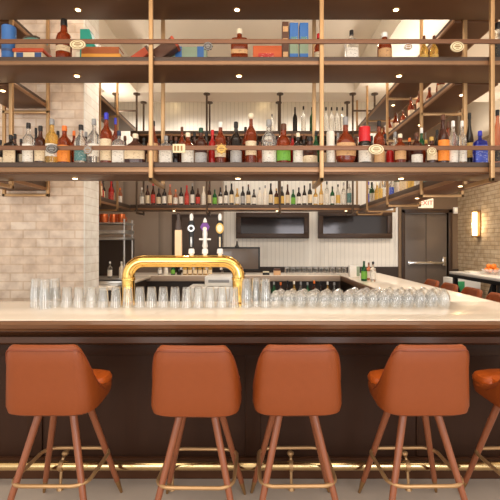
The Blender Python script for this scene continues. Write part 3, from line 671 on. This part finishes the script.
for k, px in enumerate((36, 45.2, 54.8)):
    D = (3.0, 2.93, 3.012)[k]
    for q in range(2):
        put(g0, used, (X(px, D), D, CT+q*.062), ('lower' if q == 0 else 'upper')+' pint glass of the '+nth(k+1)+' nested pair at the left end', 'pint glass', 'upturned pint glasses along the counter')
for k, px in enumerate((67, 79, 91.5, 103.5, 116, 128, 140, 151.7, 163.3, 175, 186.8, 198.6, 210.2, 222, 233.6)):
    D = 3.0
    put(g0, used, (X(px, D), D, CT), 'upturned single pint glass, '+nth(k+1)+' from left in the front counter row', 'pint glass', 'upturned pint glasses along the counter')
for k, px in enumerate((246.5, 256, 265.5)):
    D = 3.0 + (.06 if k == 1 else 0)
    for q in range(2):
        put(g0, used, (X(px, D), D, CT+q*.062), ('lower' if q == 0 else 'upper')+' pint glass of the '+nth(k+1)+' nested pair right of the beer tower', 'pint glass', 'upturned pint glasses along the counter')
def dome_mesh():
    b = MB(); wl = .0022
    out = [(0, .034), (.03, .041), (.06, .0435), (.09, .038), (.11, .026), (.121, .012), (.124, .0)]
    rs = []
    seg = 24
    prof = out[:-1]+[(.1235, .001)]
    inn = [(z if z < .1 else z-.003, max(r-wl, .0006)) for z, r in reversed(prof)]
    full = prof+[(z-.003 if i == 0 else z, r) for i, (z, r) in enumerate(inn)]
    rings = [[(r*math.cos(2*PI*k/seg), r*math.sin(2*PI*k/seg), z) for k in range(seg)] for z, r in full]
    # outer shell and inner shell capped at the crown, joined at the rim
    no = len(prof)
    b.rings(rings[:no], cap0=False, cap1=True)
    b.rings(rings[no:], cap0=True, cap1=False)
    bmesh.ops.remove_doubles(b.bm, verts=b.bm.verts[:], dist=1e-6)
    o = [v for v in b.bm.verts if abs(v.co.z) < 1e-6]
    o.sort(key=lambda v: v.co.xy.length)
    inner = sorted(o[:seg], key=lambda v: math.atan2(v.co.y, v.co.x)); outer = sorted(o[seg:], key=lambda v: math.atan2(v.co.y, v.co.x))
    for i in range(seg):
        j = (i+1) % seg; b.bm.faces.new((outer[i], outer[j], inner[j], inner[i]))
    return b
d0 = dome_mesh().build('stemless_glass', 'clear_glass'); used2 = [False]
for k in range(15):
    px = 276+12*k; D = 2.99
    put(d0, used2, (X(px, D), D, CT), 'upturned round stemless glass, '+nth(k+1)+' from left in the front row', 'stemless glass', 'upturned stemless glasses on the bar')
for k in range(15):
    px = 281+11.6*k; D = 3.10
    put(d0, used2, (X(px, D), D, CT), 'upturned round stemless glass, '+nth(k+1)+' from left in the second row', 'stemless glass', 'upturned stemless glasses on the bar')
for k in range(8):
    px = 355+11.5*k; D = 3.21
    if X(px, D) > 1.3 or True:
        put(d0, used2, (X(px, D), D, CT), 'upturned round stemless glass, '+nth(k+1)+' from left in the third row', 'stemless glass', 'upturned stemless glasses on the bar')

# ---------------------------------------------------------------- beer tower
TD = 3.13; xl, xr = X(128.5, TD), X(238.5, TD); zc = Z(261.3, TD); R = .115
tw = thing('beer_tower', 'polished brass arched beer tower with four tap handles on the bar', 'beer tower', ((xl+xr)/2, TD, CT))
pts = [(xl, TD, CT+.02), (xl, TD, zc-R)]
for k in range(1, 9):
    a = PI/2*k/8; pts.append((xl+R-R*math.cos(a), TD, zc-R+R*math.sin(a)))
for k in range(0, 9):
    a = PI/2*k/8; pts.append((xr-R+R*math.sin(a), TD, zc-R+R*math.cos(a)))
pts.append((xr, TD, CT+.02))
MB().tube(pts, .046, 24).build('tower_pipe', 'brass_polished', tw)
for x in (xl, xr):
    MB().lathe([(CT, .068), (CT+.012, .068), (CT+.02, .055), (CT+.03, .05)], 28, x, TD).build('base_flange', 'brass_polished', tw)
    MB().lathe([(zc-R-.03, .047), (zc-R-.026, .051), (zc-R-.01, .051), (zc-R-.006, .047)], 28, x, TD, False, False).build('collar', 'brass_polished', tw)
zt0 = zc+.044
def col(px): return X(px, TD-.0)
def handle_base(x):
    b = MB(); b.lathe([(zt0-.004, .014), (zt0+.01, .016), (zt0+.016, .024), (zt0+.045, .022), (zt0+.052, .016)], 18, x, TD); return b
for px in (178.5, 191.5, 205, 220):
    x = col(px)
    if px == 178.5:
        b = MB(); b.box(x-.026, x+.026, TD-.014, TD+.014, zt0-.002, Z(230, TD), .004); h_ = b.build('tap_handle', 'pale_wood', tw); h_['label'] = 'pale wooden paddle tap handle with dark top'
        MB().loft([(Z(230, TD)+.0005, .024, .013), (Z(222, TD), .02, .012), (Z(219, TD), .009, .009), (Z(214, TD), .012, .012), (Z(213, TD), .006, .006)], 4, 18, x, TD).build('finial', 'frame_wood', h_)
    elif px == 205:
        b = handle_base(x); h_ = b.build('tap_handle', 'c_white', tw); h_['label'] = 'white figure-shaped tap handle with purple top'
        MB().lathe([(zt0+.05, .012), (zt0+.07, .022), (zt0+.12, .014), (zt0+.16, .02), (zt0+.2, .016)], 18, x, TD).build('grip', 'steel_white', h_)
        MB().box(x-.045, x+.045, TD-.008, TD+.008, zt0+.115, zt0+.13, .004).build('crossbar', 'steel_white', h_)
        MB().disc((x, TD, zt0+.215), .036, .02, 'y', 6).build('badge', 'purple', h_); MB().lathe([(zt0+.25, .016), (zt0+.27, .012), (zt0+.285, .004)], 16, x, TD).build('tip', 'c_white', h_)
        MB().disc((x, TD-.012, zt0+.2), .016, .006, 'y', 16).build('badge_disc', 'c_cream', h_)
    else:
        b = handle_base(x); h_ = b.build('tap_handle', 'c_white', tw)
        h_['label'] = 'black tap handle with silver badge' if px < 200 else 'black tap handle with oval cream and gold badge'
        MB().loft([(zt0+.05, .014, .01), (zt0+.1, .021, .013), (zt0+.16, .017, .012), (zt0+.2, .028, .014), (zt0+.25, .024, .012), (zt0+.265, .012, .01)], 3, 18, x, TD).build('grip', 'black_plastic', h_)
        MB().disc((x, TD-.015, zt0+.205), .026 if px < 200 else .03, .01, 'y', 24, .026 if px < 200 else .04).build('badge', 'steel' if px < 200 else 'l_gold', h_)
        if px > 200: MB().disc((x, TD-.021, zt0+.205), .02, .005, 'y', 24, .028).build('badge_disc', 'c_cream', h_)
        else: MB().disc((x, TD-.021, zt0+.205), .014, .005, 'y', 24).build('badge_disc', 'black_plastic', h_)
        MB().box(x-.006, x+.006, TD-.0165, TD-.01, zt0+.065, zt0+.14, .002).build('inlay', 'steel' if px < 200 else 'l_cream', h_)
        MB().lathe([(zt0+.265, .011), (zt0+.29, .015), (zt0+.31, .012), (zt0+.318, .004)], 16, x, TD).build('tip', 'c_white', h_)
b = MB()
for px in (178.5, 191.5, 205, 220):
    x = col(px); b.tube([(x, TD+.03, zc), (x, TD+.09, zc), (x, TD+.12, zc-.02), (x, TD+.125, zc-.07)], .012, 10)
b.build('faucets', 'chrome', tw)

# ---------------------------------------------------------------- bar stools
def make_stool():
    t = thing('bar_stool', None, 'bar stool', (0, 0, 0))
    a, bb_, n_ = .235, .225, 5.0
    seg = 112
    def top(y):
        P_ = ((-.3, 1.), (-.212, 1.), (-.204, .985), (-.192, .93), (-.178, .83), (-.16, .68), (-.14, .52), (-.11, .34), (-.07, .18), (-.02, .06), (.04, 0), (.3, 0))
        for (a0, g0_), (a1, g1_) in zip(P_[:-1], P_[1:]):
            if a0 <= y <= a1: return .738+.29*(g0_+(g1_-g0_)*(y-a0)/(a1-a0))
    def ring(inset, zf):
        r = []
        for k in range(seg):
            th = 2*PI*k/seg; c, q = math.cos(th), math.sin(th)
            x = (a-inset)*math.copysign(abs(c)**(2/n_), c); y = (bb_-inset)*math.copysign(abs(q)**(2/n_), q)
            tp = top((bb_)*math.copysign(abs(q)**(2/n_), q)); 
            if callable(zf): z = zf(tp, x)
            else: z = zf
            hz = max(0, z-.72)
            y2 = y-hz*.10*(1 if y < 0 else 0)
            x2 = x*(1-.10*hz/.3)*(1-.10*max(0, y+.08)/.3)
            r.append((x2, y2, z))
        return r
    rs = [ring(.075, .650), ring(.03, .654), ring(.008, .668), ring(0, .70)]
    for f in (.25, .5, .75): rs.append(ring(0, lambda tp, x, f=f: .70+(tp-.022-.70)*f))
    rs += [ring(0, lambda tp, x: tp-.022), ring(.006, lambda tp, x: tp-.008), ring(.018, lambda tp, x: tp), ring(.032, lambda tp, x: tp-.006), ring(.042, lambda tp, x: tp-.022), ring(.044, .74), ring(.046, .70)]
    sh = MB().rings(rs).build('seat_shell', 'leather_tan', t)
    pr = []
    for k in range(seg):
        th = 2*PI*k/seg
        pr.append(ring(-.0005, lambda tp, x: tp-.026)[k])
    back = [p for p in pr if p[1] < .02]
    back.sort(key=lambda p: math.atan2(p[0], -p[1]))
    MB().tube(back, .0035, 6).build('piping', 'leather_piping', sh)
    cu = [(.70, .165, .17, 4), (.71, .175, .178, 4), (.75, .18, .182, 4.), (.772, .172, .174, 3.6), (.783, .145, .145, 3.2), (.786, .07, .08, 2.6)]
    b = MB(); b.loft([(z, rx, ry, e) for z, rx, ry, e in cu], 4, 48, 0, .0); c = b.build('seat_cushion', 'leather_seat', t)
    # front lip of the seat (same cushion colour) wrapping the shell
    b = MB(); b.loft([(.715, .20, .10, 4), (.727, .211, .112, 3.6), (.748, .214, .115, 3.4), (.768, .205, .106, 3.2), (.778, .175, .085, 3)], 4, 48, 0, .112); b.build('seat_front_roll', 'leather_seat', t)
    for sx in (-1, 1):
        for sy in (-1, 1):
            p0 = Vector((sx*.085, sy*.085, .652)); p1 = Vector((sx*.238, sy*.245, .004)); k = .87
            pm = p0.lerp(p1, k)
            leg = MB().tube([p0, p0.lerp(p1, .4), pm], .0205, 14, .0155).build('leg', 'leg_wood', t)
            MB().tube([pm, p1], .0158, 14, .008).build('ferrule', 'brass_old', leg)
    zr = .30; hw = .238*.54+.085*.46+.03; pts = []; rc = .075
    for cx, cy, a0 in ((hw-rc, hw-rc, 0), (-hw+rc, hw-rc, 90), (-hw+rc, -hw+rc, 180), (hw-rc, -hw+rc, 270)):
        for k in range(7):
            an = math.radians(a0+15*k); pts.append((cx+rc*math.cos(an), cy+rc*math.sin(an), zr))
    MB().tube(pts, .0105, 10, cyc=True).build('foot_ring', 'brass_satin', t)
    MB().lathe([(.635, .12), (.652, .12)], 24).build('mounting_plate', 'iron_black', t)
    return t
st = make_stool()
spots = [(-1.065, 2.3, 0, 'tan leather bar stool at far left, in front of the bar'), (-.31, 2.285, -1, 'tan leather bar stool, second from left in front of the bar'),
         (.215, 2.3, 1, 'tan leather bar stool, third from left in front of the bar'), (.875, 2.3, 1, 'tan leather bar stool, fourth from left in front of the bar'),
         (1.5, 2.3, 3, 'tan leather bar stool cut off by the right picture edge'),
         (2.22, 4.14, 90, 'nearest tan stool along the right side of the bar'), (2.22, 4.66, 90, 'second nearest tan stool along the right side of the bar'),
         (2.22, 5.2, 90, 'third nearest tan stool along the right side of the bar'), (2.22, 5.72, 90, 'farthest tan stool along the right side of the bar')]
for i, (x, y, rz, lab) in enumerate(spots):
    o = st if i == 0 else copy_tree(st)
    o.location = (x, y, 0); o.rotation_euler = (0, 0, math.radians(rz)); tag(o, lab, 'bar stool', 'stools facing the bar' if i < 5 else 'stools along the right side of the bar')

# ---------------------------------------------------------------- behind the bar
D = 6.15; x0, x1 = X(220.5, D), X(260, D); t = thing('pos_monitor', 'black-framed point-of-sale monitor on the far counter by the tower', 'monitor', ((x0+x1)/2, D, 1.07))
z0, z1 = Z(270.5, D), Z(247, D)
MB().box(x0, x1, D-.02, D+.03, z0, z1, .008).build('bezel', 'black_plastic', t); MB().box(x0+.025, x1-.025, D-.023, D-.019, z0+.025, z1-.025).build('display', 'screen', t)
xm = (x0+x1)/2; MB().box(xm-.08, xm+.08, D-.02, D+.12, 1.0705, 1.085, .004).build('stand_base', 'black_plastic', t); MB().box(xm-.02, xm+.02, D+.03, D+.06, 1.08, z0+.15, .003).build('stand_neck', 'black_plastic', t)
xa = X(237, D); MB().lathe([(z1, .035), (z1+.03, .018), (z1+.09, .008)], 14, xa, D).build('aerial', 'black_plastic', t)
# tumblers on the far counter
tm = MB(); tm.lathe([(0, .03), (.005, .033), (.12, .037), (.12, .0345), (.045, .031)], 16, cap0=True, cap1=True)
t0 = tm.build('tumbler', 'clear_glass'); 
l_ = MB().lathe([(.0455, .0305), (.05, .031), (.09, .0325)], 16).build('drink', 'g_dark'); l_.parent = t0; uf = [False]
for k in range(11):
    put(t0, uf, (X(287+5.7*k, 6.05), 6.05, 1.0705), 'dark-filled tumbler, '+nth(k+1)+' from left in the far counter row', 'tumbler', 'tumblers on the far counter')
# small bottles on the far counter left
for k, (px, g, l, c) in enumerate(((160, CL, 'l_white', 'c_white'), (166, WH, 'l_white', 'c_black'), (173, GR, 'l_green', 'c_green'), (179, DK, None, 'c_black'), (185, GD, 'l_cream', 'c_gold'), (190, GD, 'l_cream', 'c_gold'), (195, GD, 'l_cream', 'c_gold'), (200, GD, 'l_cream', 'c_gold'), (205, GD, 'l_cream', 'c_gold'), (210, GD, 'l_cream', 'c_gold'))):
    make_bottle(X(px, 6.05), 6.05, 1.0705, .15, .032, 'squat', g, l, c, describe('squat', g, l, c)+', '+nth(k+1)+' from left beneath brass tower', 'small bottles under the beer tower', False)
for k, (px, w_, hh, m, lab) in enumerate(((266, .05, .05, 'black_plastic', 'low black bar caddy beside the monitor on far counter'), (277, .05, .09, 'cutting', 'small brown wooden box beside the far tumblers'))):
    x = X(px, 6.05); t = thing('bar_caddy' if k == 0 else 'wooden_box', lab, 'caddy' if k == 0 else 'box', (x, 6.05, 1.0705))
    b = MB(); b.box(x-w_, x+w_, 6.0, 6.1, 1.0705, 1.0705+hh*.7, .004); b.build('body', m, t); b = MB(); b.box(x-w_*.9, x+w_*.9, 6.01, 6.09, 1.0705+hh*.7, 1.0705+hh, .004); b.build('lid', 'c_cream' if k == 0 else 'c_brown', t)
# speed rail with bottles
sr = thing('speed_rail', 'dark steel bottle rail below the far counter edge', 'bottle rail', (.35, 5.72, .66))
b = MB(); b.box(-.1, 1.15, 5.62, 5.86, .66, .68, .003); b.box(-.1, 1.15, 5.62, 5.63, .68, .80, .003); b.box(-.1, 1.15, 5.85, 5.948, .68, .80, .003); b.build('tray', 'iron_black', sr)
for k in range(13):
    g, l, c = ((DK, 'l_cream', 'c_black'), (CL, 'l_white', 'c_grey'), (BR, 'l_cream', 'c_orange'), (GD, 'l_white', 'c_white'), (GR, 'l_white', 'c_grey'))[k*3 % 5]
    make_bottle(-.03+.093*k, 5.74, .6805, .31+(k*7 % 4)*.008, .036, 'std', g, l, c, describe('std', g, l, c)+', '+nth(k+1)+' from left in speed rail', 'bottles in the speed rail', False)
# underbar sink unit
xu0, xu1 = X(186, 4.4), X(232, 4.4)
t = thing('underbar_sink', 'white steel underbar unit seen beneath the right end of the tower', 'sink unit', ((xu0+xu1)/2, 4.5, 0))
MB().box(xu0, xu1, 4.4, 4.85, .12, Z(288, 4.4), .01).build('cabinet', 'steel_white', t); MB().box(xu0+.18, xu1, 4.55, 4.9, Z(288, 4.4)+.0005, Z(277, 4.5), .008).build('backsplash', 'steel_white', t)
MB().box(xu0+.22, xu1-.04, 4.545, 4.552, Z(284, 4.4), Z(281, 4.4), .002).build('panel', 'c_grey', t)
for (fx, fy) in ((xu0+.03, 4.43), (xu1-.03, 4.43), (xu0+.03, 4.82), (xu1-.03, 4.82)): MB().lathe([(0.001, .02), (.12, .02)], 12, fx, fy).build('leg', 'steel', t)
# steel rack at left
t = thing('glass_rack', 'stainless steel back bar rack just right of the brick pillar', 'rack', (-1.98, 5.5, 1.0705))
b = MB()
for xx in (-2.3, -1.72):
    for yy in (5.4, 5.75): b.tube([(xx, yy, 1.0705), (xx, yy, Z(219, 5.4))], .014, 10)
b.build('uprights', 'steel', t)
for py, th in ((222.5, .02), (230, .05), (237.5, .03)): MB().box(-2.33, -1.70, 5.37, 5.78, Z(py, 5.4)-th, Z(py, 5.4), .004).build('shelf', 'steel', t)
MB().box(-2.33, -1.7, 5.76, 5.79, 1.08, 1.6).build('back_panel', 'wainscot_dark', t)
tc = MB(); tc.lathe([(0, .044), (.006, .048), (.115, .05), (.115, .046), (.01, .043)], 18); m0 = tc.build('copper_mug', 'copper')
hd = MB().tube([(.04, 0, .07), (.065, 0, .065), (.068, 0, .03), (.04, 0, .02)], .005, 8).build('handle', 'copper'); hd.parent = m0; um = [False]
for k in range(5): put(m0, um, (-2.24+.115*k, 5.48+.03*(k % 2), Z(222.5, 5.4)+.0005), 'copper mug, '+nth(k+1)+' from left on top of the steel rack', 'mug', 'copper mugs on the steel rack')
for k, px in enumerate((110, 121.5)): make_bottle(X(px, 5.5), 5.5, 1.0705, .22, .032, 'std', CL if k == 0 else WH, 'l_white', 'c_white', ('clear' if k == 0 else 'white')+' bottle standing under the steel rack, '+('left' if k == 0 else 'right')+' one', 'bottles under the steel rack', False)
t = thing('drain_tray', 'low steel drain tray on the left inner counter by the tower', 'tray', (-1.7, 4.7, 1.0705))
b = MB(); b.box(-1.95, -1.46, 4.5, 4.9, 1.0705, 1.085, .004); b.box(-1.95, -1.46, 4.5, 4.51, 1.085, 1.12, .003); b.box(-1.95, -1.46, 4.89, 4.9, 1.085, 1.12, .003); b.build('tray', 'steel', t)
MB().box(-1.9, -1.5, 4.55, 4.85, 1.0855, 1.1, .003).build('mat', 'black_plastic', t)
# things on the right wing of the bar
make_bottle(X(364, 5.05), 5.05, CT, .245, .036, 'wine', GR, 'l_green', 'c_green', 'green glass bottle standing on the right side counter', 'bottles on the right side counter')
make_bottle(X(373, 5.0), 5.0, CT, .24, .036, 'std', CL, 'l_white', 'c_black', 'clear bottle with black cap right of the green bottle', 'bottles on the right side counter')
make_bottle(X(368.8, 5.2), 5.2, CT, .22, .03, 'std', RS, 'l_white', 'c_brown', 'pinkish bottle between the green and clear bottles', 'bottles on the right side counter')
x = X(352, 5.6); t = thing('napkin_box', 'white napkin box on the far right corner of the counter', 'napkin box', (x+.02, 5.6, CT))
MB().box(x-.04, x+.09, 5.55, 5.65, CT, CT+.16, .005).build('box', 'c_white', t); MB().box(x+.05, x+.092, 5.545, 5.655, CT+.02, CT+.15, .003).build('side_panel', 'box_sage', t)

# ---------------------------------------------------------------- far right: sconce, sign, table
yw = 7.05; t = thing('wall_sconce', 'glowing rectangular bronze wall sconce on the right brick wall', 'wall sconce', (3.79, yw, 1.86))
MB().box(3.775, 3.8, yw-.06, yw+.06, 1.63, 2.09, .005).build('backplate', 'brass_old', t)
MB().lathe([(1.66, .035), (1.665, .04), (2.055, .04), (2.06, .035)], 20, 3.725, yw).build('glass_shade', 'sconce_glow', t)
b = MB()
for zz in (1.64, 2.065): b.box(3.68, 3.776, yw-.045, yw+.045, zz, zz+.02, .004)
b.build('cage', 'brass_old', t)
spot('sconce_light', (3.66, yw, 1.86), 9, (1, .78, .5), 170, .05, rot=(0, math.radians(-90), 0))
def text_mesh(txt, size, depth):
    cu = bpy.data.curves.new('lettering', 'FONT'); cu.body = txt; cu.size = size; cu.extrude = depth; cu.align_x = 'CENTER'; cu.align_y = 'CENTER'
    o = bpy.data.objects.new('lettering_source', cu); COL.objects.link(o)
    dg = bpy.context.evaluated_depsgraph_get(); dg.update(); me = bpy.data.meshes.new_from_object(o.evaluated_get(dg)); bpy.data.objects.remove(o); return me
D = 7.3; x0, x1, z0, z1 = X(418.5, D), X(433, D), Z(208, D), Z(198.5, D)
t = thing('exit_sign', 'small lit exit sign hanging above the grey door', 'exit sign', ((x0+x1)/2, D, z1))
MB().box(x0, x1, D-.02, D+.02, z0, z1, .006).build('housing', 'sign_white', t); xm = (x0+x1)/2
MB().tube([(xm, D, z1-.002), (xm, D, 4.15)], .008, 8).build('drop_rod', 'c_grey', t)
me = text_mesh('EXIT', .115, .002); me.materials.append(MATS['sign_red']); o = bpy.data.objects.new('lettering', me); COL.objects.link(o); o.parent = t; o.rotation_euler = (PI/2, 0, 0); o.location = (0, -.0225, (z0+z1)/2-z1)
t = thing('fire_alarm', 'small white alarm box on the wall right of the door', 'alarm', (X(455.5, 7.78), 7.79, Z(211, 7.8)))
x = X(455.5, 7.78); z = Z(210.5, 7.78); MB().box(x-.04, x+.04, 7.76, 7.8, z-.06, z+.06, .006).build('body', 'c_white', t); MB().box(x-.02, x+.02, 7.75, 7.762, z-.02, z+.04, .004).build('strobe', 'sign_white', t)
t = thing('bar_table', 'tall black-framed table by the right brick wall', 'table', (3.4, 6.35, 0))
MB().box(3.08, 3.79, 5.2, 6.6, 1.045, 1.085, .005).build('tabletop', 'steel_white', t); MB().box(3.075, 3.792, 5.195, 6.605, .995, 1.044, .004).build('apron', 'iron_black', t)
for yy in (5.3, 6.5):
    for xx in (3.13, 3.73):
        b = MB(); b.box(xx-.03, xx+.03, yy-.03, yy+.03, 0, .995, .004); b.build('leg', 'iron_black', t)
    b = MB(); b.tube([(3.13+.6*k/8, yy, .95-.5*(1-(2*k/8-1)**2)) for k in range(9)], .018, 8); b.build('brace', 'iron_black', t)
MB().box(3.12, 3.74, 6.48, 6.52, .15, .2, .003).build('stretcher', 'iron_black', t)
x = 3.42; y = 6.0; t = thing('orange_bowl', 'glass bowl of oranges on the tall table by the brick wall', 'bowl', (x, y, 1.0855))
MB().lathe([(1.0856, .06), (1.095, .08), (1.13, .125), (1.16, .145), (1.16, .14), (1.13, .118), (1.104, .085)], 24, x, y).build('bowl', 'clear_glass', t)
for k in range(8):
    a = k*2*PI/5 if k < 5 else k*2*PI/3+.4; rr = .066 if k < 5 else .0425; zz = 1.142 if k < 5 else 1.197
    o = tag(MB().ball((x+rr*math.cos(a), y+rr*math.sin(a), zz), .036).build('orange', 'fruit_orange', origin=(x+rr*math.cos(a), y+rr*math.sin(a), zz-.036)), None, 'orange', 'oranges heaped in the table bowl')
    o['label'] = 'ripe orange heaped in the glass bowl on the tall table'
x = 3.2; t = thing('folded_napkins', 'white folded napkin stack on the tall table left end', 'napkins', (3.22, 6.2, 1.0855))
MB().box(3.15, 3.3, 6.1, 6.3, 1.0855, 1.1, .003).build('lower_fold', 'c_white', t); MB().box(3.155, 3.29, 6.11, 6.29, 1.1005, 1.115, .003).build('upper_fold', 'paper', t)
t = thing('storage_bin', 'white bin with green front under the tall table', 'bin', (3.3, 6.9, 0))
MB().box(3.25, 3.72, 6.85, 7.2, .35, .95, .01).build('body', 'c_white', t); MB().box(3.3, 3.45, 6.842, 6.851, .72, .9, .002).build('front_panel', 'leaf_green', t); MB().box(3.25, 3.72, 6.85, 7.2, 0.001, .345, .004).build('base', 'iron_black', t)
